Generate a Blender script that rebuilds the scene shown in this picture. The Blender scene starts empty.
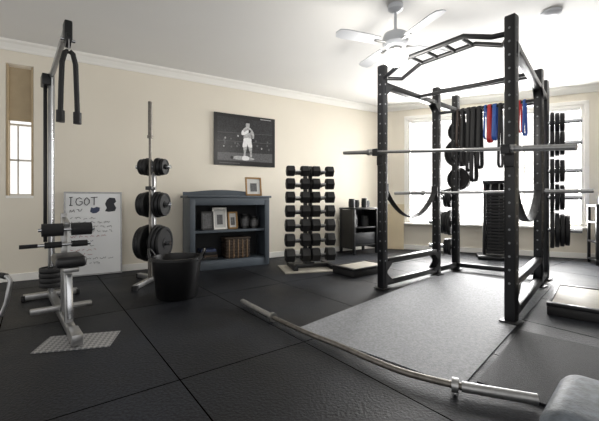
import bpy, bmesh, math, random
from mathutils import Matrix, Vector
random.seed(7)
scene = bpy.context.scene
col = scene.collection
V3 = Vector

# ------------------------------------------------------------------ materials
def lin(c):
    out = []
    for v in c[:3]:
        v = v / 255.0
        out.append(v / 12.92 if v <= 0.04045 else ((v + 0.055) / 1.055) ** 2.4)
    return (out[0], out[1], out[2], 1.0)

def mat(name, rgb, rough=0.5, metal=0.0, var=0.0, vscale=8.0, bump=0.0, bscale=60.0, emis=None, estr=0.0, spec=None):
    m = bpy.data.materials.new(name)
    m.use_nodes = True
    nt = m.node_tree
    b = nt.nodes["Principled BSDF"]
    c = lin(rgb)
    b.inputs["Base Color"].default_value = c
    b.inputs["Roughness"].default_value = rough
    b.inputs["Metallic"].default_value = metal
    if spec is not None:
        b.inputs["Specular IOR Level"].default_value = spec
    tc = nt.nodes.new("ShaderNodeTexCoord")
    if var > 0:
        n = nt.nodes.new("ShaderNodeTexNoise")
        n.inputs["Scale"].default_value = vscale
        n.inputs["Detail"].default_value = 5
        nt.links.new(tc.outputs["Object"], n.inputs["Vector"])
        r = nt.nodes.new("ShaderNodeValToRGB")
        r.color_ramp.elements[0].position = 0.3
        r.color_ramp.elements[1].position = 0.7
        r.color_ramp.elements[0].color = tuple(x * (1 - var) for x in c[:3]) + (1,)
        r.color_ramp.elements[1].color = tuple(min(1, x * (1 + var)) for x in c[:3]) + (1,)
        nt.links.new(n.outputs["Fac"], r.inputs["Fac"])
        nt.links.new(r.outputs["Color"], b.inputs["Base Color"])
    if bump > 0:
        n2 = nt.nodes.new("ShaderNodeTexNoise")
        n2.inputs["Scale"].default_value = bscale
        n2.inputs["Detail"].default_value = 3
        nt.links.new(tc.outputs["Object"], n2.inputs["Vector"])
        bp = nt.nodes.new("ShaderNodeBump")
        bp.inputs["Strength"].default_value = bump
        bp.inputs["Distance"].default_value = 0.01
        nt.links.new(n2.outputs["Fac"], bp.inputs["Height"])
        nt.links.new(bp.outputs["Normal"], b.inputs["Normal"])
    if emis:
        b.inputs["Emission Color"].default_value = lin(emis)
        b.inputs["Emission Strength"].default_value = estr
    return m

M_wall = mat("wall_paint", (226, 219, 204), 0.75, var=0.02, vscale=1.5, bump=0.05, bscale=120)
M_ceil = mat("ceiling_paint", (222, 221, 218), 0.8, var=0.015, vscale=1.0)
M_trim = mat("trim_paint", (238, 236, 230), 0.5)
M_black = mat("black_steel", (14, 15, 18), 0.38, 0.0, var=0.15, vscale=20)
M_rubber = mat("black_rubber", (15, 15, 17), 0.6, var=0.2, vscale=30, bump=0.15, bscale=150)
M_plastic = mat("black_plastic", (9, 9, 11), 0.35)
M_tile = mat("dark_rubber_tile", (16, 17, 20), 0.6, var=0.6, vscale=70, bump=0.3, bscale=150, spec=0.22)
M_iron = mat("cast_iron", (26, 27, 30), 0.45, 0.3, var=0.2, vscale=30)
M_chrome = mat("chrome", (205, 207, 210), 0.18, 1.0)
M_steel = mat("brushed_steel", (165, 165, 165), 0.35, 0.9, var=0.1, vscale=40)
M_darksteel = mat("worn_bar_steel", (116, 112, 106), 0.4, 0.8, var=0.25, vscale=30)
M_hole_light = mat("hole_light", (120, 122, 125), 0.5)  # pale grey painted as light showing through the post holes
M_vinyl = mat("black_vinyl", (18, 18, 21), 0.35, bump=0.08, bscale=200)
M_foam = mat("black_foam", (22, 22, 24), 0.8, bump=0.2, bscale=300)
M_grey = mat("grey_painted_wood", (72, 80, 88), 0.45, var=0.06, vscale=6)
M_greydark = mat("dark_grey", (24, 26, 30), 0.6)
M_white = mat("white_gloss", (228, 229, 229), 0.25)
M_paper = mat("photo_paper", (195, 195, 192), 0.5)
M_g1 = mat("print_dark", (15, 15, 17), 0.35)
M_g2 = mat("print_mid", (84, 84, 86), 0.35, var=0.4, vscale=40)
M_g3 = mat("print_light", (165, 165, 165), 0.35, var=0.35, vscale=30)
M_g4 = mat("print_white", (225, 225, 225), 0.35, var=0.08, vscale=40)
M_crowd = mat("print_crowd", (34, 34, 37), 0.35, var=0.95, vscale=60)
M_tan = mat("tan_wood", (128, 102, 74), 0.5, var=0.15, vscale=14)
M_gold = mat("gold_frame", (140, 108, 66), 0.4, 0.3, var=0.15, vscale=20)
M_wicker = mat("dark_wicker", (58, 46, 35), 0.7, var=0.5, vscale=50, bump=0.5, bscale=70)
M_ply = mat("pale_plywood", (160, 155, 144), 0.5, var=0.12, vscale=9)
M_mat = mat("grey_platform_mat", (124, 126, 130), 0.65, var=0.28, vscale=70, bump=0.3, bscale=180)
M_bench = mat("grey_bench_vinyl", (98, 105, 112), 0.55, var=0.35, vscale=45, bump=0.12, bscale=160)
M_red = mat("red_band", (170, 30, 32), 0.5)
M_blue = mat("blue_band", (36, 78, 150), 0.5)
M_leather = mat("brown_leather", (52, 38, 30), 0.5, var=0.2, vscale=30)
M_fan = mat("fan_white", (198, 201, 206), 0.4)
M_globe = mat("lamp_globe_glass", (255, 250, 240), 0.3, emis=(255, 252, 246), estr=10.0)
M_blind = mat("window_blind", (240, 240, 238), 0.6)
M_taupe = mat("taupe_panel", (172, 154, 124), 0.7, var=0.05)
M_ink = mat("marker_ink", (34, 36, 44), 0.5)
M_navy = mat("blue_marker", (50, 60, 90), 0.45)

def diamond_plate():
    m = bpy.data.materials.new("diamond_plate")
    m.use_nodes = True
    nt = m.node_tree
    b = nt.nodes["Principled BSDF"]
    b.inputs["Metallic"].default_value = 0.5
    b.inputs["Roughness"].default_value = 0.4
    tc = nt.nodes.new("ShaderNodeTexCoord")
    ch = nt.nodes.new("ShaderNodeTexChecker")
    ch.inputs["Scale"].default_value = 44
    ch.inputs["Color1"].default_value = lin((170, 170, 170))
    ch.inputs["Color2"].default_value = lin((118, 118, 120))
    mp = nt.nodes.new("ShaderNodeMapping")
    mp.inputs["Rotation"].default_value = (0, 0, 0.78)
    nt.links.new(tc.outputs["Object"], mp.inputs["Vector"])
    nt.links.new(mp.outputs["Vector"], ch.inputs["Vector"])
    nt.links.new(ch.outputs["Color"], b.inputs["Base Color"])
    return m
M_tread = diamond_plate()

def floor_mat():
    m = bpy.data.materials.new("rubber_tile_floor")
    m.use_nodes = True
    nt = m.node_tree
    b = nt.nodes["Principled BSDF"]
    tc = nt.nodes.new("ShaderNodeTexCoord")
    mp = nt.nodes.new("ShaderNodeMapping")
    mp.inputs["Rotation"].default_value = (0, 0, -math.radians(36.87))
    mp.inputs["Location"].default_value = (-0.585, -1.80, 0)
    nt.links.new(tc.outputs["Object"], mp.inputs["Vector"])
    br = nt.nodes.new("ShaderNodeTexBrick")
    br.offset = 0.0
    br.inputs["Scale"].default_value = 1.0
    br.inputs["Brick Width"].default_value = 0.80
    br.inputs["Row Height"].default_value = 1.42
    br.inputs["Mortar Size"].default_value = 0.0038
    br.inputs["Mortar Smooth"].default_value = 0.1
    br.inputs["Bias"].default_value = 0.0
    br.inputs["Color1"].default_value = lin((20, 22, 26))
    br.inputs["Color2"].default_value = lin((30, 32, 37))
    br.inputs["Mortar"].default_value = (0, 0, 0, 1)
    nt.links.new(mp.outputs["Vector"], br.inputs["Vector"])
    n = nt.nodes.new("ShaderNodeTexNoise")
    n.inputs["Scale"].default_value = 70
    n.inputs["Detail"].default_value = 6
    nt.links.new(tc.outputs["Object"], n.inputs["Vector"])
    n3 = nt.nodes.new("ShaderNodeTexNoise")
    n3.inputs["Scale"].default_value = 1.6
    n3.inputs["Detail"].default_value = 6
    nt.links.new(tc.outputs["Object"], n3.inputs["Vector"])
    mul = nt.nodes.new("ShaderNodeMath"); mul.operation = 'MULTIPLY'
    nt.links.new(n.outputs["Fac"], mul.inputs[0])
    nt.links.new(n3.outputs["Fac"], mul.inputs[1])
    mr = nt.nodes.new("ShaderNodeMapRange")
    mr.inputs[1].default_value = 0.13; mr.inputs[2].default_value = 0.38
    mr.inputs[3].default_value = 0.2; mr.inputs[4].default_value = 2.1
    nt.links.new(mul.outputs[0], mr.inputs[0])
    mix = nt.nodes.new("ShaderNodeVectorMath"); mix.operation = 'SCALE'
    nt.links.new(br.outputs["Color"], mix.inputs[0])
    nt.links.new(mr.outputs[0], mix.inputs["Scale"])
    nt.links.new(mix.outputs[0], b.inputs["Base Color"])
    r2 = nt.nodes.new("ShaderNodeMapRange")
    r2.inputs[1].default_value = 0.3; r2.inputs[2].default_value = 0.7
    r2.inputs[3].default_value = 0.42; r2.inputs[4].default_value = 0.62
    nt.links.new(n3.outputs["Fac"], r2.inputs[0])
    nt.links.new(r2.outputs[0], b.inputs["Roughness"])
    sp = nt.nodes.new("ShaderNodeMapRange")
    sp.inputs[3].default_value = 0.22; sp.inputs[4].default_value = 0.0
    nt.links.new(br.outputs["Fac"], sp.inputs[0])
    nt.links.new(sp.outputs[0], b.inputs["Specular IOR Level"])
    bp = nt.nodes.new("ShaderNodeBump")
    bp.inputs["Strength"].default_value = 0.45
    bp.inputs["Distance"].default_value = 0.008
    sub = nt.nodes.new("ShaderNodeMath"); sub.operation = 'SUBTRACT'
    nt.links.new(n.outputs["Fac"], sub.inputs[0])
    nt.links.new(br.outputs["Fac"], sub.inputs[1])
    nt.links.new(sub.outputs[0], bp.inputs["Height"])
    nt.links.new(bp.outputs["Normal"], b.inputs["Normal"])
    return m
M_floor = floor_mat()

# ------------------------------------------------------------------ builder
class Obj:
    def __init__(self, name, loc=(0, 0, 0), ang=0.0, parent=None):
        self.name = name
        self.bm = bmesh.new()
        self.mats = []
        self.mtx = Matrix.Translation(V3(loc)) @ Matrix.Rotation(ang, 4, 'Z')
        self.parent = parent
    def mi(self, m):
        if m not in self.mats:
            self.mats.append(m)
        return self.mats.index(m)
    def merge(self, bm, m, mtx=None):
        i = self.mi(m)
        for f in bm.faces:
            f.material_index = i
        if mtx is not None:
            bmesh.ops.transform(bm, matrix=mtx, verts=bm.verts)
        me = bpy.data.meshes.new("tmp")
        bm.to_mesh(me)
        bm.free()
        self.bm.from_mesh(me)
        bpy.data.meshes.remove(me)
    def box(self, c, s, m, bev=0.0, rot=None, segs=2):
        bm = bmesh.new()
        bmesh.ops.create_cube(bm, size=1.0)
        bmesh.ops.scale(bm, vec=s, verts=bm.verts)
        if bev > 0:
            bmesh.ops.bevel(bm, geom=bm.edges[:], offset=min(bev, min(s) * 0.49), segments=segs, affect='EDGES', profile=0.5)
        R = rot if rot is not None else Matrix.Identity(4)
        self.merge(bm, m, Matrix.Translation(V3(c)) @ R)
    def beam(self, p1, p2, w, h, m, bev=0.004, ext=0.0):
        p1 = V3(p1); p2 = V3(p2)
        d = p2 - p1; L = d.length + 2 * ext
        x = d.normalized()
        up = V3((0, 0, 1))
        if abs(x.z) > 0.98:
            up = V3((0, 1, 0))
        y = up.cross(x).normalized(); z = x.cross(y)
        R = Matrix((x, y, z)).transposed().to_4x4()
        self.box((p1 + p2) / 2, (L, w, h), m, bev, R)
    def lathe(self, prof, c, axis, m, seg=24, smooth=True):
        axis = V3(axis).normalized()
        ref = V3((0, 0, 1)) if abs(axis.z) < 0.9 else V3((1, 0, 0))
        u = axis.cross(ref).normalized(); v = axis.cross(u)
        c = V3(c)
        bm = bmesh.new()
        rings = []
        for r, h in prof:
            if r < 1e-6:
                rings.append([bm.verts.new(c + axis * h)])
            else:
                rings.append([bm.verts.new(c + axis * h + (u * math.cos(2 * math.pi * k / seg) + v * math.sin(2 * math.pi * k / seg)) * r) for k in range(seg)])
        for a, b in zip(rings[:-1], rings[1:]):
            for k in range(seg):
                k2 = (k + 1) % seg
                if len(a) == 1 and len(b) == 1:
                    continue
                if len(a) == 1:
                    bm.faces.new((a[0], b[k], b[k2]))
                elif len(b) == 1:
                    bm.faces.new((a[k], b[0], a[k2]))
                else:
                    bm.faces.new((a[k], b[k], b[k2], a[k2]))
        bmesh.ops.recalc_face_normals(bm, faces=bm.faces)
        self.merge(bm, m)
    def cyl(self, p1, p2, r, m, seg=16, r2=None):
        p1 = V3(p1); p2 = V3(p2)
        L = (p2 - p1).length
        r2 = r if r2 is None else r2
        self.lathe([(0, 0), (r, 0), (r2, L), (0, L)], p1, p2 - p1, m, seg)
    def tube(self, pts, r, m, seg=10, closed=False, rv=None, ref=None):
        pts = [V3(p) for p in pts]
        n = len(pts)
        rv = r if rv is None else rv
        bm = bmesh.new()
        rings = []
        t0 = (pts[1] - pts[0]).normalized()
        u = None
        for i in range(n):
            if closed:
                t = (pts[(i + 1) % n] - pts[i - 1]).normalized()
            elif i == 0:
                t = t0
            elif i == n - 1:
                t = (pts[-1] - pts[-2]).normalized()
            else:
                t = (pts[i + 1] - pts[i - 1]).normalized()
            if ref is not None:
                u = V3(ref).normalized()
            elif u is None:
                a = V3((0, 0, 1)) if abs(t.z) < 0.9 else V3((1, 0, 0))
                u = t.cross(a).normalized()
            else:
                u = (u - t * u.dot(t)).normalized()
            v = t.cross(u).normalized()
            rings.append([bm.verts.new(pts[i] + u * math.cos(2 * math.pi * k / seg) * r + v * math.sin(2 * math.pi * k / seg) * rv) for k in range(seg)])
        rr = list(zip(rings[:-1], rings[1:]))
        if closed:
            rr.append((rings[-1], rings[0]))
        for a, b in rr:
            for k in range(seg):
                k2 = (k + 1) % seg
                bm.faces.new((a[k], b[k], b[k2], a[k2]))
        if not closed:
            bm.faces.new(rings[0]); bm.faces.new(rings[-1][::-1])
        bmesh.ops.recalc_face_normals(bm, faces=bm.faces)
        self.merge(bm, m)
    def poly(self, pts, m, thick=None):
        bm = bmesh.new()
        vs = [bm.verts.new(V3(p)) for p in pts]
        f = bm.faces.new(vs)
        if thick is not None:
            r = bmesh.ops.extrude_face_region(bm, geom=[f])
            bmesh.ops.translate(bm, vec=V3(thick), verts=[g for g in r['geom'] if isinstance(g, bmesh.types.BMVert)])
        bmesh.ops.recalc_face_normals(bm, faces=bm.faces)
        self.merge(bm, m)
    def plate(self, c, axis, r, th, m=None):
        m = m or M_rubber
        h = th / 2
        self.lathe([(0.027, -h), (r * .32, -h), (r * .34, -h * .55), (r * .80, -h * .55), (r * .83, -h), (r * .97, -h), (r, -h * .7),
                    (r, h * .7), (r * .97, h), (r * .83, h), (r * .80, h * .55), (r * .34, h * .55), (r * .32, h), (0.027, h), (0.027, -h)], c, axis, m, 36)
    def done(self, smooth=True):
        me = bpy.data.meshes.new(self.name)
        self.bm.to_mesh(me); self.bm.free()
        for m in self.mats:
            me.materials.append(m)
        if smooth:
            for p in me.polygons:
                p.use_smooth = True
            me.set_sharp_from_angle(angle=math.radians(35))
        ob = bpy.data.objects.new(self.name, me)
        ob.matrix_world = self.mtx
        col.objects.link(ob)
        if self.parent:
            ob.parent = self.parent
            ob.matrix_parent_inverse = self.parent.matrix_world.inverted()
        return ob

def curve_pts(a, b, sag, n=14):
    a = V3(a); b = V3(b)
    return [a.lerp(b, i / n) + V3((0, 0, -sag * 4 * (i / n) * (1 - i / n))) for i in range(n + 1)]

# ------------------------------------------------------------------ room
H = 2.70
A = V3((-3.33, 3.89, 0)); aU = math.radians(30.6)
U = V3((0.861, 0.509, 0))
C = V3((1.504, 6.75, 0)); aV = math.radians(-23.0)
Vd = V3((0.9205, -0.391, 0))
LW = 5.62

def wall_piece(o, x0, x1, z0, z1, th=0.14, m=M_wall):
    o.box(((x0 + x1) / 2, th / 2, (z0 + z1) / 2), (x1 - x0, th, z1 - z0), m)

o = Obj("wall_left", A, aU)
wall_piece(o, -2.2, 0.05, 0, H); wall_piece(o, 0.30, LW + 0.05, 0, H)
wall_piece(o, 0.05, 0.30, 0, 0.94); wall_piece(o, 0.05, 0.30, 2.46, H)
o.done(False)
WT0, WT1, WZ0, WZ1 = 0.56, 3.22, 0.50, 2.42
o = Obj("wall_back", C, aV)
wall_piece(o, -0.02, WT0, 0, H); wall_piece(o, WT1, 5.6, 0, H)
wall_piece(o, WT0, WT1, 0, WZ0); wall_piece(o, WT0, WT1, WZ1, H)
o.done(False)
R0 = C + Vd * 5.5
R1 = V3((5.6, -1.8, 0))
o = Obj("wall_right")
o.beam((R0.x + .07, R0.y, H / 2), (R1.x + .07, R1.y, H / 2), 0.14, H, M_wall, 0)
o.done(False)
L0 = A - U * 2.2
poly = [L0 + V3((-.1, .1, 0)), C + V3((-.05, .18, 0)), R0 + V3((.2, .1, 0)), V3((5.8, -1.8, 0)), V3((-4.2, -1.8, 0))]
o = Obj("floor"); o.poly([p for p in poly], M_floor, (0, 0, -0.1)); o.done(False)
o = Obj("ceiling"); o.poly([p + V3((0, 0, H)) for p in poly], M_ceil, (0, 0, 0.1)); o.done(False)

def cornice(name, origin, ang, x0, x1):
    o = Obj(name, origin, ang)
    prof = [(0, 0), (0, -0.10), (-0.018, -0.10), (-0.03, -0.075), (-0.06, -0.035), (-0.09, -0.02), (-0.10, 0)]
    pts = [(x0, y - 0.001, H + z - 0.001) for y, z in prof]
    o.poly(pts, M_trim, (x1 - x0, 0, 0)); o.done(False)
cornice("trim_1", A, aU, -2.2, LW - 0.02)
cornice("trim_2", C, aV, 0.0, 5.45)
def baseboard(name, origin, ang, x0, x1):
    o = Obj(name, origin, ang)
    o.box(((x0 + x1) / 2, -0.008, 0.045), (x1 - x0, 0.014, 0.088), M_trim, 0.004); o.done(False)
baseboard("baseboard_left", A, aU, -2.2, LW - 0.03)
baseboard("baseboard_back", C, aV, 0.01, 5.45)

# left wall: made-up window standing in for a mirror and its bright reflection
o = Obj("mirror_as_window", A, aU)
o.box((0.175, 0.12, 2.435), (0.25, 0.03, 0.03), M_taupe)
for x in (0.062, 0.288):
    o.box((x, 0.06, 1.70), (0.02, 0.12, 1.50), M_taupe, 0.003)
o.box((0.175, 0.06, 0.955), (0.25, 0.13, 0.03), M_trim, 0.003)
o.box((0.175, 0.03, 2.12), (0.21, 0.01, 0.60), M_taupe)  # plain panel added for the tan reflection in the mirror
o.box((0.175, 0.025, 1.83), (0.21, 0.02, 0.02), M_taupe)
for z in (1.79, 1.38, 0.98):
    o.box((0.175, 0.11, z), (0.21, 0.02, 0.022), M_trim)
o.box((0.145, 0.11, 1.38), (0.015, 0.02, 0.80), M_trim)
o.done(False)

# big window
o = Obj("window_1", C, aV)
wm = (WT0 + WT1) / 2; wz = (WZ0 + WZ1) / 2
for x in (WT0 + .02, WT1 - .02):
    o.box((x, 0.05, wz), (0.05, 0.12, WZ1 - WZ0), M_trim, 0.004)
for x in (WT0 + .80, WT1 - .80):
    o.box((x, 0.08, wz), (0.05, 0.06, WZ1 - WZ0), M_trim, 0.004)
for z in (WZ0 + .02, WZ1 - .02):
    o.box((wm, 0.05, z), (WT1 - WT0, 0.12, 0.05), M_trim, 0.004)
o.box((wm, 0.09, WZ0 + 0.95), (WT1 - WT0, 0.03, 0.035), M_trim)
o.box((wm, -0.04, WZ0 - 0.015), (WT1 - WT0 + .12, 0.14, 0.03), M_trim, 0.006)
for x in (WT0 - .03, WT1 + .03):
    o.box((x, -0.01, wz), (0.06, 0.02, WZ1 - WZ0 + .1), M_trim, 0.004)
o.box((wm, -0.01, WZ1 + .03), (WT1 - WT0 + .12, 0.02, 0.06), M_trim, 0.004)
z = WZ0 + 0.10
while z < WZ1 - 0.06:
    o.box((wm, 0.03, z), (WT1 - WT0 - 0.1, 0.022, 0.002), M_blind, 0, Matrix.Rotation(math.radians(8), 4, 'X'))
    z += 0.09
o.box((wm, 0.03, WZ1 - 0.06), (WT1 - WT0 - .1, 0.05, 0.05), M_blind, 0.004)
o.done(False)

# ------------------------------------------------------------------ ceiling fan
fx, fy = 0.877, 3.2
o = Obj("ceiling_fan", (fx, fy, 0))
o.lathe([(0, 2.699), (0.07, 2.699), (0.068, 2.66), (0.03, 2.635), (0, 2.635)], (0, 0, 0), (0, 0, 1), M_fan)
o.cyl((0, 0, 2.45), (0, 0, 2.65), 0.013, M_fan)
o.lathe([(0, 2.47), (0.04, 2.465), (0.10, 2.435), (0.115, 2.40), (0.115, 2.35), (0.09, 2.32), (0.05, 2.31), (0, 2.31)], (0, 0, 0), (0, 0, 1), M_fan, 32)
o.lathe([(0, 2.311), (0.06, 2.311), (0.06, 2.285), (0, 2.285)], (0, 0, 0), (0, 0, 1), M_steel)
o.lathe([(0, 2.286), (0.055, 2.286), (0.095, 2.262), (0.11, 2.225), (0.10, 2.185), (0.06, 2.155), (0, 2.145)], (0, 0, 0), (0, 0, 1), M_globe, 28)
for k in range(4):
    a = math.radians(20 + 90 * k)
    R = Matrix.Rotation(a, 4, 'Z')
    o.box(R @ V3((0.15, 0, 2.345)), (0.14, 0.035, 0.008), M_steel, 0.002, R)
    bm = bmesh.new()
    outline = [(0.18, -0.045), (0.28, -0.055), (0.52, -0.062), (0.58, -0.05), (0.60, 0), (0.58, 0.05), (0.52, 0.062), (0.28, 0.055), (0.18, 0.045)]
    vs = [bm.verts.new((x, y, 0)) for x, y in outline]
    f = bm.faces.new(vs)
    r = bmesh.ops.extrude_face_region(bm, geom=[f])
    bmesh.ops.translate(bm, vec=(0, 0, 0.008), verts=[g for g in r['geom'] if isinstance(g, bmesh.types.BMVert)])
    bmesh.ops.recalc_face_normals(bm, faces=bm.faces)
    o.merge(bm, M_fan, R @ Matrix.Translation((0, 0, 2.350)) @ Matrix.Rotation(math.radians(11), 4, 'X'))
o.done()

o = Obj("smoke_detector", (2.38, 3.31, 0))
o.lathe([(0, H - .001), (0.085, H - .001), (0.085, H - .02), (0.06, H - .035), (0, H - .04)], (0, 0, 0), (0, 0, 1), M_fan)
o.done()

# ------------------------------------------------------------------ power rack (six posts)
RH = 2.29
g = V3((0.80, 0.60, 0)); e = V3((0.60, -0.80, 0)); aG = math.radians(36.87)
FL = V3((0.854, 3.60, 0)); FR = V3((1.587, 2.62, 0)); RL = V3((1.683, 4.30, 0)); RR = V3((2.53, 3.70, 0))
gp = (RL - FL).normalized(); gq = (RR - FR).normalized()
XL = RL + gp * 0.50; XR = RR + gq * 0.46
o = Obj("power_rack")
RG = Matrix.Rotation(aG, 4, 'Z')
Z = lambda p, z: V3((p.x, p.y, z))
for P in (FL, FR, RL, RR, XL, XR):
    top = RH
    o.box(Z(P, top / 2 + .008), (0.075, 0.075, top - .016), M_black, 0.005, RG)
    o.box(Z(P, 0.0145), (0.13, 0.13, 0.012), M_black, 0.003, RG)
    o.box(Z(P, top + .002), (0.07, 0.07, 0.01), M_rubber, 0.003, RG)
    zz = 0.30
    while zz < RH - 0.08:
        for d in (g, e, -g, -e):
            c = Z(P, zz) + d * 0.0372
            o.cyl(c, c + d * 0.0009, 0.009, M_hole_light, 8)
        zz += 0.10
for z in (0.07, 0.29, 2.10):
    o.beam(Z(FL, z), Z(RL, z), 0.06, 0.06, M_black)
    o.beam(Z(FR, z), Z(RR, z), 0.06, 0.06, M_black)
for z in (0.07, 2.10):
    o.beam(Z(RL, z), Z(XL, z), 0.06, 0.06, M_black)
    o.beam(Z(RR, z), Z(XR, z), 0.06, 0.06, M_black)
o.beam(Z(RL, 2.24), Z(RR, 2.24), 0.055, 0.055, M_black)
for z in (0.07, 2.06):
    o.beam(Z(XL, z), Z(XR, z), 0.055, 0.055, M_black)
o.tube([Z(RL, 1.98), Z(RR, 1.98)], 0.018, M_black, 12)
def LRP(k, z, off):
    p = FL.lerp(FR, k) + (RL - FL).normalized() * off
    return Z(p, z)
for off in (-0.05, 0.17):
    o.tube([LRP(0.0, 2.17, 0), LRP(0.10, 2.17, off), LRP(0.28, 2.26, off), LRP(0.72, 2.26, off), LRP(0.90, 2.17, off), LRP(1.0, 2.17, 0)], 0.021, M_black, 12)
for k in (0.30, 0.43, 0.57, 0.70):
    o.tube([LRP(k, 2.26, -0.05), LRP(k, 2.26, 0.17)], 0.016, M_black, 10)
o.tube([Z(FL.lerp(RL, .6), 2.10), Z(FR.lerp(RR, .6), 2.10)], 0.02, M_black)
for P, Q in ((FL, RL), (FR, RR), (RL, FL), (RR, FR)):
    d = (Q - P).normalized()
    s = V3((-d.y, d.x, 0)) * 0.04
    for z, sg in ((2.10, -1), (0.07, 1), (0.29, -1)):
        for ss in (s, -s):
            b = Z(P, z) + ss
            o.poly([b, b + d * 0.14, b + V3((0, 0, sg * 0.12))], M_black, ss * 0.08)
def jcup(P, z, d):
    b = Z(P, z)
    rz = Matrix.Rotation(math.atan2(d.y, d.x), 4, 'Z')
    o.box(b + d * 0.045 + V3((0, 0, -0.05)), (0.012, 0.07, 0.16), M_black, 0.003, rz)
    o.box(b + d * 0.085 + V3((0, 0, -0.028)), (0.09, 0.06, 0.02), M_black, 0.003, rz)
    o.box(b + d * 0.125 + V3((0, 0, -0.005)), (0.015, 0.06, 0.07), M_black, 0.003, rz)
fd = (FL - RL).normalized()
jcup(FL, 1.405, fd); jcup(FR, 1.295, fd)
rd = -fd
jcup(RL, 1.01, rd); jcup(RR, 1.01, rd)
for a, b in ((FL, RL), (FR, RR)):
    dd = (b - a).normalized()
    side = V3((-dd.y, dd.x, 0))
    p = [Z(a, 1.02) + dd * 0.05] + curve_pts(Z(a, 1.0) + dd * 0.06, Z(b, 1.0) - dd * 0.06, 0.27)[1:-1] + [Z(b, 1.02) - dd * 0.05]
    o.tube(p, 0.035, M_rubber, 10, rv=0.007, ref=side)
    for q, s in ((a, 1), (b, -1)):
        o.box(Z(q, 1.02) + dd * 0.045 * s, (0.02, 0.075, 0.14), M_black, 0.003, Matrix.Rotation(math.atan2(dd.y, dd.x), 4, 'Z'))
ep = (RR - RL).normalized()
pegs = []
for z, r, n in ((1.84, 0.14, 2), (1.55, 0.19, 2), (1.20, 0.15, 2)):
    pegs.append((XL, gp, z, r, n))
for z, r, n in ((0.95, 0.13, 2), (0.62, 0.17, 3), (0.30, 0.11, 2)):
    pegs.append((XL, -ep, z, r, n))
for z, r, n in ((1.80, 0.12, 3), (1.56, 0.15, 3), (1.25, 0.14, 3), (0.95, 0.16, 3), (0.58, 0.21, 4)):
    pegs.append((XR, ep, z, r, n))
for P, d, z, r, n in pegs:
    o.cyl(Z(P, z) + d * 0.03, Z(P, z) + d * 0.34, 0.024, M_chrome)
# side hook arm carrying belts
hk = FR.lerp(RR, 0.62)
rack = o.done()

o = Obj("weight_plates")
for P, d, z, r, n in pegs:
    for k in range(n):
        o.plate(Z(P, z) + d * (0.072 + 0.046 * k), d, r * (1 - .06 * k), 0.040, M_iron if k == 1 else M_rubber)
o.done()

def barbell(name, a, b):
    o = Obj(name)
    a = V3(a); b = V3(b); d = (b - a).normalized(); L = (b - a).length
    sl = 0.40
    o.cyl(a + d * sl, b - d * sl, 0.0145, M_steel)
    for P, q in ((a, d), (b, -d)):
        o.lathe([(0, 0), (0.018, 0), (0.021, 0.004), (0.021, sl - .04), (0.032, sl - .04), (0.032, sl), (0.014, sl)], P, q, M_steel, 20)
    return o.done()
ed = (FR - FL).normalized()
mid = (FL + FR) / 2 + fd * 0.085
sl = V3((ed.x, ed.y, (1.295 - 1.405) / (FR - FL).length)).normalized()
mz = 1.35 - 0.018 + 0.0155 + 0.003
c0 = V3((mid.x, mid.y, mz)); barbell("barbell", c0 - sl * 1.10, c0 + sl * 1.03)
mid = (RL + RR) / 2 + rd * 0.085
c0 = V3((mid.x, mid.y, 1.01 + .0015)); barbell("barbell", c0 - ep * 1.1, c0 + ep * 0.95)

# bands hanging on rear tube
o = Obj("resistance_bands")
def hang(k, z1, w, m, r=0.014, rv=0.003):
    p = Z(RL.lerp(RR, k), 0)
    pts = []
    n = 10
    for i in range(n + 1):
        a = math.pi * i / n
        pts.append(V3((p.x, p.y, 1.98)) + gp * math.cos(a) * 0.023 + V3((0, 0, 0.023 * math.sin(a))))
    for i in range(n + 1):
        a = math.pi + math.pi * i / n
        pts.append(V3((p.x, p.y, z1)) + gp * math.cos(a) * w + V3((0, 0, w * math.sin(a))))
    o.tube(pts, r, m, 8, closed=True, rv=rv, ref=ep)
hang(0.19, 1.44, 0.05, M_rubber, 0.010)
hang(0.24, 1.60, 0.05, M_leather, 0.012)
hang(0.29, 1.38, 0.06, M_rubber, 0.014)
hang(0.35, 1.30, 0.05, M_rubber, 0.018)
hang(0.40, 1.20, 0.07, M_rubber, 0.022)
hang(0.46, 1.34, 0.06, M_rubber, 0.020)
hang(0.52, 1.66, 0.05, M_blue, 0.010)
hang(0.56, 1.62, 0.05, M_red, 0.018)
hang(0.61, 1.64, 0.05, M_blue, 0.020)
hang(0.66, 1.34, 0.06, M_rubber, 0.014)
hang(0.71, 1.50, 0.06, M_white, 0.008)
hang(0.77, 1.42, 0.05, M_rubber, 0.016)
hang(0.84, 1.70, 0.05, M_red, 0.009)
hang(0.88, 1.66, 0.05, M_blue, 0.012)
o.done()

# weight stack tower behind rack
o = Obj("weight_stack_tower", (3.07, 5.50, 0), aV)
o.box((0, 0, 0.03), (0.50, 0.42, 0.06), M_black, 0.01)
for x in (-0.15, 0.15):
    o.box((x, 0.0, 0.62), (0.04, 0.12, 1.14), M_black, 0.006)
o.box((0, 0, 1.20), (0.36, 0.14, 0.05), M_black, 0.01)
for k in range(20):
    o.box((0, 0, 0.10 + k * 0.05), (0.24, 0.11, 0.044), M_rubber, 0.005)
for x in (-0.06, 0.06):
    o.cyl((x, 0, 0.06), (x, 0, 1.19), 0.01, M_steel)
o.box((0, 0.065, 0.65), (0.26, 0.012, 1.05), M_rubber, 0.003)
o.done()

o = Obj("plywood_sheet", C + V3((0, 0, 0.005)), aV)
M_sheet = mat("cream_board", (205, 190, 160), 0.6, var=0.05, vscale=4)
o.box((0.29, -0.075, 0.42), (0.42, 0.016, 0.84), M_sheet, 0.002, Matrix.Rotation(math.radians(-6), 4, 'X'))
o.done(False)

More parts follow.
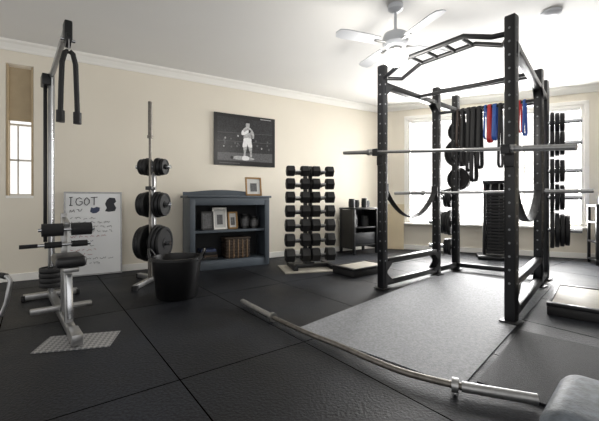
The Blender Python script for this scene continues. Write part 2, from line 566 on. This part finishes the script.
# ------------------------------------------------------------------ platform
o = Obj("platform_mat")
P0 = V3((-0.01, 2.50, 0.0)); P1 = V3((0.79, 1.71, 0.0)); gd = V3((0.685, 0.728, 0))
pts = [P0, P1, P1 + gd * 2.75, P0 + gd * 2.75]
o.poly([p + V3((0, 0, 0.0005)) for p in pts], M_mat, (0, 0, 0.006)); o.done(False)
o = Obj("rubber_mat")
P2 = P1 + gd * 0.10 + V3((0.03, -0.03, 0)); ax = V3((0.72, -0.69, 0))
pts = [P2, P2 + ax * 0.62, P2 + ax * 0.62 + gd * 0.95, P2 + gd * 0.95]
o.poly([p + V3((0, 0, 0.0005)) for p in pts], M_tile, (0, 0, 0.012)); o.done(False)

def drop_block(name, c, L, W, ang):
    o = Obj(name, c, ang)
    o.box((0, 0, 0.035), (L, W, 0.07), M_rubber, 0.006)
    o.box((0, 0, 0.082), (L - .03, W - .03, 0.024), M_ply, 0.004)
    for s in (-1, 1):
        o.box((s * (L / 2 - .03), 0, 0.085), (0.05, W, 0.032), M_black, 0.004)
        o.box((0, s * (W / 2 - .012), 0.085), (L, 0.03, 0.030), M_black, 0.004)
    o.done()
drop_block("drop_platform_block", (0.78, 4.46, 0), 0.64, 0.36, math.radians(38))
drop_block("drop_platform_block", (2.42, 2.99, 0), 0.85, 0.42, math.radians(49))

# barbell on floor (slightly bowed)
o = Obj("bent_barbell")
way = [(-.495, 3.04), (-.30, 2.765), (-.108, 2.516), (.065, 2.305), (.242, 2.118), (.378, 1.955), (.517, 1.809), (.655, 1.715), (.798, 1.643), (1.053, 1.548)]
rz = 0.026
def cat(P, n=6):
    out = []
    for i in range(len(P) - 1):
        p0 = V3(P[max(i - 1, 0)]); p1 = V3(P[i]); p2 = V3(P[i + 1]); p3 = V3(P[min(i + 2, len(P) - 1)])
        for j in range(n):
            t = j / n
            out.append(0.5 * ((2 * p1) + (-p0 + p2) * t + (2 * p0 - 5 * p1 + 4 * p2 - p3) * t * t + (-p0 + 3 * p1 - 3 * p2 + p3) * t ** 3))
    out.append(V3(P[-1])); return out
pth = cat([(x, y, rz + .012) for x, y in way])
o.tube(pth, 0.0165, M_darksteel, 12)
ns = 10
o.tube(pth[:ns], 0.024, M_steel, 16); o.tube(pth[-ns + 2:], 0.024, M_steel, 16)
for i in (ns - 1, len(pth) - ns + 1):
    t = (pth[i + 1 if i < 20 else i] - pth[i - 1]).normalized()
    o.cyl(pth[i] - t * 0.015, pth[i] + t * 0.015, 0.034, M_steel, 20)
o.done()

# ------------------------------------------------------------------ wall items
o = Obj("boxing_poster", A + V3((0, 0, 0)), aU)
X0, X1, ZB, ZT = 2.41, 3.40, 1.44, 2.21
o.box(((X0 + X1) / 2, -0.012, (ZB + ZT) / 2), (X1 - X0, 0.02, ZT - ZB), M_g1, 0.003)
yF = -0.0225
def flat(pts, m, lay=0):
    o.poly([(X0 + u * (X1 - X0), yF - 0.0006 * lay, ZB + v * (ZT - ZB)) for u, v in pts], m)
def blob(P, m, lay):
    n = len(P); out = []
    for i in range(n):
        p0 = V3(P[i - 1]); p1 = V3(P[i]); p2 = V3(P[(i + 1) % n]); p3 = V3(P[(i + 2) % n])
        for j in range(4):
            t = j / 4
            out.append(0.5 * ((2 * p1) + (-p0 + p2) * t + (2 * p0 - 5 * p1 + 4 * p2 - p3) * t * t + (-p0 + 3 * p1 - 3 * p2 + p3) * t ** 3))
    flat([(q.x, q.y) for q in out], m, lay)
flat([(0.05, .09), (.95, .09), (.95, .93), (.05, .93)], M_crowd, 1)
flat([(0.05, .09), (.95, .09), (.95, .27), (.05, .24)], M_g2, 2)
flat([(.05, .62), (.95, .66), (.95, .668), (.05, .628)], M_g2, 2)
flat([(.05, .46), (.95, .48), (.95, .488), (.05, .468)], M_g2, 2)
for i in range(26):
    cx = random.uniform(.09, .91); cz = random.uniform(.34, .60)
    if abs(cx - .52) < .13: continue
    rr = random.uniform(.010, .017)
    flat([(cx + rr * math.cos(a * math.pi / 4), cz + rr * 1.5 * math.sin(a * math.pi / 4)) for a in range(8)], random.choice((M_g2, M_g2, M_g3)), 2)
blob([(.455, .17), (.49, .17), (.495, .26), (.515, .36), (.515, .46), (.455, .46), (.455, .34), (.465, .26)], M_g3, 4)
blob([(.565, .19), (.60, .19), (.595, .27), (.60, .36), (.59, .46), (.53, .46), (.545, .34), (.565, .27)], M_g3, 4)
blob([(.445, .37), (.51, .385), (.52, .44), (.535, .385), (.60, .375), (.59, .48), (.58, .55), (.47, .55), (.455, .48)], M_g4, 5)
blob([(.47, .54), (.58, .54), (.59, .62), (.605, .70), (.575, .755), (.53, .775), (.48, .755), (.445, .70), (.46, .62)], M_g3, 4)
blob([(.45, .71), (.425, .66), (.43, .61), (.48, .615), (.54, .67), (.55, .70), (.52, .71), (.47, .665)], M_g4, 6)
blob([(.545, .66), (.575, .675), (.575, .715), (.545, .715)], M_g1, 7)
blob([(.59, .73), (.625, .68), (.635, .60), (.62, .53), (.60, .53), (.605, .60), (.585, .66)], M_g3, 6)
blob([(.595, .545), (.63, .545), (.635, .49), (.60, .485)], M_g1, 7)
blob([(.505, .76), (.545, .76), (.56, .81), (.55, .86), (.51, .865), (.495, .82)], M_g3, 5)
blob([(.495, .835), (.51, .85), (.555, .85), (.565, .87), (.545, .90), (.505, .895)], M_g1, 6)
blob([(.30, .125), (.45, .115), (.58, .115), (.64, .14), (.60, .165), (.50, .185), (.36, .19), (.29, .165)], M_g3, 7)
blob([(.44, .115), (.53, .112), (.55, .15), (.53, .19), (.45, .19)], M_g4, 8)
blob([(.25, .135), (.29, .13), (.295, .17), (.255, .175)], M_g1, 8)
flat([(.74, .948), (.93, .948), (.93, .965), (.74, .965)], M_g3, 2)
flat([(.08, .035), (.40, .035), (.40, .05), (.08, .05)], M_g2, 2)
o.done(False)

# whiteboard leaning
o = Obj("whiteboard", A + U * 0.60, aU)
w, h = 0.60, 1.0
o.box((w / 2, 0, h / 2), (w, 0.012, h), M_white, 0.002)
for x in (0, w):
    o.box((x, -0.003, h / 2), (0.018, 0.022, h + .018), M_steel, 0.003)
for z in (0, h):
    o.box((w / 2, -0.003, z), (w, 0.022, 0.018), M_steel, 0.003)
def stroke(pts, r=0.005, m=None):
    o.tube([(x, -0.0085, z) for x, z in pts], r, m or M_ink, 5)
zb, zt = 0.845, 0.94
stroke([(0.06, zb), (0.062, zt)]); stroke([(0.045, zt), (0.08, zt + .003)]); stroke([(0.045, zb), (0.08, zb - .002)])
stroke([(0.175, zt - .02), (0.15, zt), (0.12, zt - .02), (0.112, zb + .04), (0.125, zb + .005), (0.155, zb), (0.178, zb + .02), (0.178, zb + .045), (0.15, zb + .045)])
stroke([(0.225, zt), (0.202, zt - .03), (0.202, zb + .02), (0.225, zb), (0.252, zb + .03), (0.252, zt - .03), (0.225, zt)])
stroke([(0.268, zt), (0.34, zt + .004)]); stroke([(0.304, zt), (0.302, zb)])
o.poly([(x, -0.0075, z) for x, z in [(.26, .765), (.29, .745), (.33, .75), (.36, .775), (.365, .815), (.33, .825), (.30, .81), (.27, .82)]], M_navy)
o.poly([(x, -0.0075, z) for x, z in [(.42, .77), (.46, .76), (.53, .77), (.545, .81), (.52, .86), (.545, .89), (.53, .935), (.47, .94), (.44, .91), (.42, .86), (.44, .81)]], M_ink)
def scribble(x, z, L, amp, m, r=0.0022):
    n = int(L / 0.008)
    pts = [(x + L * i / n, -0.0085, z + random.uniform(-amp, amp)) for i in range(n)]
    k = 0
    while k < n - 4:
        L2 = random.randint(4, 9)
        seg = pts[k:k + L2]
        if len(seg) > 2:
            o.tube(seg, r, m, 4)
        k += L2 + 2
M_mred = mat("red_marker", (150, 50, 50), 0.5)
scribble(0.05, 0.78, 0.17, 0.022, M_ink, 0.003)
zz = 0.69
while zz > 0.10:
    scribble(0.05 + random.uniform(0, .02), zz, random.uniform(0.25, 0.50), 0.015, random.choice((M_ink, M_ink, M_navy, M_mred)))
    zz -= 0.055
ob = o.done(False)
ob.matrix_world = Matrix.Translation(A + U * 0.60 + V3((0.509, -0.861, 0)) * 0.085 + V3((0, 0, 0.012))) @ Matrix.Rotation(aU, 4, 'Z') @ Matrix.Rotation(math.radians(-4), 4, 'X')

# ------------------------------------------------------------------ cabinet
o = Obj("bookcase", A, aU)
x0, x1, yb, yf = 1.95, 3.07, -0.10, -0.50
xm = (x0 + x1) / 2; ym = (yb + yf) / 2; D = yb - yf
for x in (x0 + .02, x1 - .02):
    o.box((x, ym, 0.48), (0.04, D - .02, 0.96), M_grey, 0.004)
o.box((xm, yb - .01, 0.48), (x1 - x0, 0.015, 0.94), M_greydark)  # back panel in a much darker grey than the frame
o.box((xm, ym, 0.965), (x1 - x0 + .06, D + .03, 0.03), M_grey, 0.008)
for z in (0.10, 0.50):
    o.box((xm, ym, z), (x1 - x0 - .06, D - .04, 0.03), M_grey, 0.003)
o.box((xm, yf + .02, 0.05), (x1 - x0, 0.03, 0.10), M_grey, 0.004)
o.box((xm, yf + .015, 0.90), (x1 - x0, 0.03, 0.10), M_grey, 0.004)
for x in (x0 + .035, x1 - .035):
    o.box((x, yf + .012, 0.47), (0.07, 0.03, 0.90), M_grey, 0.004)
arch = [(x0, yb, 0.98), (x1, yb, 0.98), (x1, yb, 1.03)]
for i in range(11):
    t = i / 10
    arch.append((x1 - .08 - (x1 - x0 - .16) * t, yb, 1.03 + 0.035 * math.sin(math.pi * t)))
arch.append((x0, yb, 1.03))
o.poly(arch, M_grey, (0, -0.02, 0))
o.done()

def frame(name, cx, y, z0, w, h, fm, im, lean=8):
    o = Obj(name)
    for x in (-w / 2 + .012, w / 2 - .012):
        o.box((x, 0, h / 2), (0.024, 0.018, h), fm, 0.003)
    for z in (0.012, h - .012):
        o.box((0, 0, z), (w, 0.018, 0.024), fm, 0.003)
    o.box((0, 0.004, h / 2), (w - .03, 0.006, h - .03), im)
    o.box((0, -0.001, h * .45), (w * .4, 0.004, h * .45), M_g2)
    o.box((0, 0.035, h * .30), (0.03, 0.006, h * .56), fm, 0, Matrix.Rotation(math.radians(16), 4, 'X'))
    ob = o.done(False)
    ob.matrix_world = Matrix.Translation(A) @ Matrix.Rotation(aU, 4, 'Z') @ Matrix.Translation((cx, y, z0)) @ Matrix.Rotation(math.radians(-lean), 4, 'X')
    return ob
frame("photo_frame", 2.91, -0.32, 0.983, 0.25, 0.27, M_gold, M_paper)
frame("photo_frame", 2.21, -0.40, 0.518, 0.17, 0.25, M_g1, M_g2)
frame("photo_frame", 2.39, -0.37, 0.518, 0.20, 0.30, M_trim, M_paper)
frame("photo_frame", 2.57, -0.38, 0.518, 0.14, 0.24, M_gold, M_paper)
o = Obj("wicker_basket", A, aU)
o.box((2.62, -0.34, 0.255), (0.34, 0.22, 0.27), M_wicker, 0.012)
for z in (0.15, 0.19, 0.23, 0.27, 0.31, 0.35):
    o.box((2.62, -0.34, z), (0.352, 0.232, 0.020), M_wicker, 0.008)
for x in (-.13, -.065, 0, .065, .13):
    o.box((2.62 + x, -0.34, 0.25), (0.012, 0.238, 0.26), M_tan, 0.004)
o.box((2.62, -0.34, 0.392), (0.365, 0.245, 0.022), M_wicker, 0.008)
o.done()
o = Obj("supplement_tubs", A, aU)
for x, r, h in ((2.76, .06, .20), (2.90, .06, .17)):
    o.lathe([(0, 0), (r, 0), (r, h * .8), (r * .92, h * .84), (r * .95, h * .86), (r * .95, h), (0, h)], (x, -0.34, 0.518), (0, 0, 1), M_g1)
    o.lathe([(r + .001, h * .2), (r + .0015, h * .2), (r + .0015, h * .7), (r + .001, h * .7)], (x, -0.34, 0.518), (0, 0, 1), M_g2)
o.done()
o = Obj("book_stack", A, aU)
for i, mm in enumerate((M_g1, M_wicker, M_g1, M_navy)):
    o.box((2.22, -0.32, 0.134 + i * .036), (0.26 - .02 * i, 0.2, 0.032), mm, 0.003)
o.done(False)

# ------------------------------------------------------------------ dumbbell tower
dc = V3((0.145, 4.72, 0)); dang = math.radians(14)
o = Obj("foam_floor_tile", (0.10, 4.68, 0), dang)
o.box((0, 0, 0.008), (0.70, 0.54, 0.015), M_ply, 0.003); o.done()
o = Obj("dumbbell_rack", dc + V3((0, 0, .0165)), dang)
o.box((0, 0.0, 0.025), (0.56, 0.07, 0.05), M_black, 0.005)
for x in (-0.25, 0.25):
    o.box((x, 0, 0.025), (0.06, 0.46, 0.05), M_black, 0.005)
for x in (-0.035, 0.035):
    o.box((x, 0.13, 0.70), (0.05, 0.05, 1.34), M_black, 0.004)
o.box((0, 0.10, 0.04), (0.12, 0.2, 0.05), M_black, 0.004)
rows = [(0.17, .096), (0.37, .095), (0.565, .093), (0.755, .090), (0.94, .087), (1.12, .083), (1.29, .078)]
for z, r in rows:
    for x in (-.175, .175):
        o.box((x, 0.0, z - 0.022), (0.07, 0.05, 0.012), M_black, 0.002)
        o.box((x * .5, 0.09, z - 0.03), (0.20, 0.03, 0.03), M_black, 0.002)
        o.box((x, 0.05, z - 0.026), (0.04, 0.12, 0.02), M_black, 0.002)
rk = o.done()
o = Obj("hex_dumbbells", dc + V3((0, 0, .0165)), dang, parent=rk)
for z, r in rows:
    for x in (-.175, .175):
        o.cyl((x - .06, 0, z), (x + .06, 0, z), 0.0145, M_steel, 12)
        for s in (-1, 1):
            hl = 0.03 + r * 1.02
            a = 0.042
            o.lathe([(0, a), (r * .72, a), (r, a + .012), (r, a + hl - .012), (r * .72, a + hl), (0, a + hl)], (x, 0, z), (s, 0, 0), M_rubber, 6)
            o.lathe([(0, a + hl), (r * .5, a + hl), (r * .48, a + hl + .002), (0, a + hl + .002)], (x, 0, z), (s, 0, 0), M_iron, 20)
o.done(False)

# ------------------------------------------------------------------ side table
o = Obj("side_table", A, aU)
tx0, tx1, ty0, ty1 = 4.62, 5.17, -0.50, -0.10
tm = (tx0 + tx1) / 2; tyc = (ty0 + ty1) / 2
o.box((tm, tyc, 0.775), (tx1 - tx0, ty1 - ty0, 0.03), M_black, 0.005)
for x in (tx0 + .025, tx1 - .025):
    for y in (ty0 + .025, ty1 - .025):
        o.box((x, y, 0.38), (0.04, 0.04, 0.76), M_black, 0.004)
for z in (0.15, 0.45):
    o.box((tm, tyc, z), (tx1 - tx0 - .04, ty1 - ty0 - .04, 0.025), M_black, 0.003)
o.box((tm, ty1 - .02, 0.42), (tx1 - tx0 - .05, 0.012, 0.66), M_black)
for x in (tx0 + .02, tx1 - .02):
    o.box((x, tyc, 0.42), (0.012, ty1 - ty0 - .06, 0.66), M_black)
o.box((tm, ty0 + .03, 0.27), (tx1 - tx0 - .09, 0.012, 0.19), M_greydark, 0.004)
o.done()
o = Obj("supplement_tubs", A, aU)
for x, y, r, h, z in ((4.70, -.35, .055, .15, .791), (4.83, -.30, .06, .13, .791), (4.97, -.36, .05, .16, .791), (5.09, -.28, .055, .12, .791),
                      (4.76, -.32, .07, .2, .464), (5.0, -.32, .08, .18, .464)):
    o.lathe([(0, 0), (r, 0), (r, h * .8), (r * .9, h * .85), (r * .94, h * .86), (r * .94, h), (0, h)], (x, y, z), (0, 0, 1), M_g1)
    o.lathe([(r + .001, h * .2), (r + .002, h * .2), (r + .002, h * .65), (r + .001, h * .65)], (x, y, z), (0, 0, 1), M_greydark)
o.done()

# ------------------------------------------------------------------ plate tree with bar
px, py = -1.638, 3.90
o = Obj("plate_tree", (px, py, 0), math.radians(-6))
o.box((0, 0.02, 0.62), (0.05, 0.05, 1.20), M_steel, 0.006)
for a in (35, 145, -90):
    d = V3((math.cos(math.radians(a)), math.sin(math.radians(a)), 0))
    o.beam(V3((0, 0.02, 0.05)), V3((0, 0.02, 0.03)) + d * 0.36, 0.05, 0.05, M_steel)
    o.cyl(V3((0, .02, 0.0)) + d * 0.36, V3((0, .02, 0.05)) + d * 0.36, 0.035, M_rubber)
levels = [(1.29, 0.10), (0.87, 0.145), (0.44, 0.205)]
for z, r in levels:
    o.cyl((-0.20, 0.02, z), (0.20, 0.02, z), 0.024, M_chrome)
o.box((0, -0.045, 0.30), (0.075, 0.08, 0.05), M_black, 0.005)
o.box((0, -0.045, 1.05), (0.075, 0.08, 0.04), M_black, 0.005)
tr = o.done()
o = Obj("weight_plates", (px, py, 0), math.radians(-6))
for z, r in levels:
    for s in (-1, 1):
        for k in range(3):
            o.plate((s * (0.058 + k * 0.036), 0.02, z), (s, 0, 0), r * (1 - .06 * k), 0.032, M_rubber if k != 1 else M_iron)
o.done()
o = Obj("barbell", (px, py, 0), math.radians(-6))
o.lathe([(0, 0.02), (0.023, 0.02), (0.023, 0.33), (0.032, 0.33), (0.032, 0.36), (0.0145, 0.36), (0.0145, 1.60), (0.030, 1.60), (0.030, 1.63), (0.022, 1.63), (0.022, 2.00), (0, 2.005)], (0.0, -0.05, 0), (0, 0, 1), M_darksteel, 20)
o.done()

# ------------------------------------------------------------------ bucket
o = Obj("rubber_bucket", (-1.17, 3.34, 0))
o.lathe([(0, 0.0), (0.175, 0.0), (0.185, 0.012), (0.225, 0.36), (0.24, 0.362), (0.24, 0.385), (0.215, 0.385), (0.178, 0.03), (0, 0.025)], (0, 0, 0), (0, 0, 1), M_plastic, 48)
for s in (-1, 1):
    pts = [V3((s * (0.222 + 0.045 * math.sin(math.pi * i / 10)), -0.07 + 0.14 * i / 10, 0.35 + 0.10 * math.sin(math.pi * i / 10))) for i in range(11)]
    o.tube(pts, 0.012, M_plastic, 8)
o.done()

# ------------------------------------------------------------------ lat pulldown
la = math.atan2(-0.76, 0.65)
LO = (-2.34, 3.30, 0)
o = Obj("lat_pulldown_machine", LO, la)
o.box((0, 0, 1.06), (0.05, 0.05, 2.10), M_steel, 0.006)
o.box((-0.02, -0.045, 1.30), (0.03, 0.03, 1.55), M_black, 0.004)
o.box((-0.02, -0.03, 2.04), (0.16, 0.09, 0.10), M_black, 0.006)
o.cyl((0.06, 0, 0.06), (0.06, 0, 2.06), 0.009, M_chrome)
for k in range(4):
    o.plate((0.06, 0, 0.14 + k * 0.045), (0, 0, 1), 0.10, 0.04)
o.beam((0, 0, 2.08), (1.02, 0, 2.16), 0.035, 0.045, M_steel)
o.box((1.05, 0, 2.12), (0.10, 0.05, 0.14), M_black, 0.01)
o.cyl((1.06, -0.015, 2.06), (1.06, 0.015, 2.06), 0.055, M_black, 24)
o.cyl((1.06, -0.045, 2.06), (1.06, 0.045, 2.06), 0.012, M_chrome)
o.cyl((1.11, 0, 1.975), (1.11, 0, 2.06), 0.004, M_steel, 8)
o.tube([(0.06, 0, 2.13), (0.6, 0, 2.155), (1.0, 0, 2.19)], 0.004, M_black, 6)
o.box((0.60, 0, 0.038), (1.32, 0.055, 0.055), M_steel, 0.006)
o.box((0.0, 0, 0.035), (0.07, 0.42, 0.05), M_steel, 0.006)
o.box((0.76, 0, 0.085), (0.05, 0.40, 0.04), M_steel, 0.006)
o.box((1.38, 0, 0.048), (0.20, 0.065, 0.07), M_steel, 0.01)
for y in (-.21, .21):
    o.box((0, y, 0.03), (0.075, 0.03, 0.055), M_rubber, 0.004)
o.beam((1.10, 0, 0.06), (1.04, 0, 0.44), 0.05, 0.05, M_steel)
o.beam((1.18, 0, 0.10), (1.12, 0, 0.40), 0.035, 0.035, M_chrome)
o.box((1.10, 0, 0.445), (0.26, 0.09, 0.03), M_steel, 0.004)
o.box((1.10, 0, 0.50), (0.30, 0.18, 0.075), M_vinyl, 0.025, segs=3)
o.box((0.86, 0, 0.45), (0.04, 0.04, 0.74), M_steel, 0.004)
o.beam((0.86, 0, 0.78), (1.04, 0, 0.74), 0.035, 0.035, M_steel)
o.cyl((1.04, -0.17, 0.71), (1.04, 0.17, 0.71), 0.012, M_chrome)
o.cyl((1.00, -0.17, 0.60), (1.00, 0.15, 0.60), 0.012, M_chrome)
for s in (-1, 1):
    o.cyl((1.04, s * 0.025, 0.71), (1.04, s * 0.15, 0.71), 0.045, M_foam, 20)
    o.cyl((1.00, s * 0.03, 0.60), (1.00, s * 0.13, 0.60), 0.022, M_foam, 16)
o.cyl((1.00, -0.27, 0.60), (1.00, -0.17, 0.60), 0.014, M_foam, 12)
lp = o.done()
o = Obj("triceps_rope", LO, la)
for s in (-1, 1):
    pts = [(1.11, s * 0.004, 1.965), (1.11, s * 0.024, 1.95), (1.11, s * 0.040, 1.88), (1.11, s * 0.046, 1.70), (1.115, s * 0.05, 1.54)]
    o.tube(pts, 0.017, M_rubber, 10)
    o.cyl((1.115, s * 0.05, 1.46), (1.115, s * 0.05, 1.54), 0.026, M_rubber, 14)
o.done()
o = Obj("tread_plate", (-1.43, 2.27, 0), math.radians(14))
o.box((0.0, 0, 0.003), (0.43, 0.27, 0.005), M_tread, 0.001); o.done(False)

# chrome frame on the far left
o = Obj("dip_stand", (-2.33, 2.64, 0), 0)
o.tube([(0.0, 0.05, 0.35), (0.13, 0.0, 0.34), (0.15, 0.0, 0.31), (0.12, 0.0, 0.15), (0.10, -0.02, 0.06), (0.0, -0.02, 0.035), (-0.25, 0, 0.03)], 0.016, M_steel, 12)
o.tube([(0.0, 0.05, 0.35), (-0.2, 0.15, 0.36), (-0.3, 0.18, 0.30), (-0.27, 0.1, 0.03), (-0.25, 0, 0.03)], 0.016, M_steel, 12)
o.cyl((0.05, 0.03, 0.346), (0.11, 0.01, 0.342), 0.022, M_foam)
o.cyl((-0.25, 0, 0.0), (-0.25, 0, 0.04), 0.03, M_rubber)
o.cyl((0.04, -0.02, 0.0), (0.04, -0.02, 0.04), 0.03, M_rubber)
o.done()

# ------------------------------------------------------------------ near bench
o = Obj("workout_bench", (0.590, 0.828, 0), math.radians(-46))
o.box((0.55, 0, 0.435), (1.1, 0.29, 0.10), M_bench, 0.048, segs=6)
o.box((0.55, 0, 0.365), (0.9, 0.07, 0.05), M_black, 0.005)
for x in (0.22, 0.95):
    o.box((x, 0, 0.19), (0.06, 0.06, 0.31), M_black, 0.005)
    o.box((x, 0, 0.025), (0.06, 0.40, 0.05), M_black, 0.005)
o.box((0.585, 0, 0.06), (0.8, 0.05, 0.05), M_black, 0.004)
o.done()

# right storage shelf
o = Obj("storage_shelf", (4.50, 4.95, 0), aV)
for x in (-.28, .28):
    for y in (-.16, .16):
        o.box((x, y, 0.43), (0.035, 0.035, 0.86), M_black, 0.003)
for z in (0.06, 0.32, 0.60, 0.84):
    o.box((0, 0, z), (0.60, 0.36, 0.025), M_black, 0.003)
for z, mm in ((0.075, M_g1), (0.335, M_iron), (0.615, M_rubber)):
    for x in (-.15, .14):
        o.lathe([(0, 0), (.09, 0), (.10, .06), (.08, .15), (.03, .17), (0, .17)], (x, 0, z), (0, 0, 1), mm, 20)
o.done()
o = Obj("foam_roller", (4.50, 4.95, 0), aV)
o.lathe([(0.03, -.2), (.06, -.2), (.065, -.19), (.065, .19), (.06, .2), (.03, .2), (.03, -.2)], (0, 0, 0.919), (1, 0, 0), M_blue, 24)
o.done()

# ------------------------------------------------------------------ lights
w = bpy.data.worlds.new("World"); scene.world = w; w.use_nodes = True
bg = w.node_tree.nodes["Background"]
bg.inputs["Color"].default_value = (1.0, 0.985, 0.97, 1)
bg.inputs["Strength"].default_value = 1.22

def area(name, loc, target, sx, sy, power, color=(1, 1, 1)):
    l = bpy.data.lights.new(name, 'AREA'); l.shape = 'RECTANGLE'; l.size = sx; l.size_y = sy
    l.energy = power; l.color = color
    ob = bpy.data.objects.new(name, l); col.objects.link(ob)
    ob.location = loc
    ob.rotation_euler = (V3(target) - V3(loc)).to_track_quat('-Z', 'Z').to_euler()
    return ob
wc = C + Vd * wm + V3((0.391, 0.9205, 0)) * 0.5 + V3((0, 0, wz))
area("window_daylight", wc, wc + V3((-0.391, -0.9205, -0.1)), 3.4, 2.4, 820, (1.0, 0.99, 0.98))
l = bpy.data.lights.new("fan_bulb", 'POINT'); l.energy = 26; l.color = (1, .96, .90); l.shadow_soft_size = 0.12
ob = bpy.data.objects.new("fan_bulb", l); col.objects.link(ob); ob.location = (fx, fy, 2.02)

# ------------------------------------------------------------------ camera
cd = bpy.data.cameras.new("Camera"); cam = bpy.data.objects.new("Camera", cd); col.objects.link(cam)
cam.location = (0, 0, 0.92); cam.rotation_euler = (math.pi / 2, 0, 0)
cd.sensor_width = 36; cd.lens = 350 / 599 * 36
cd.shift_y = -10.5 / 599
cd.clip_start = 0.05
scene.camera = cam
scene.view_settings.view_transform = 'Standard'
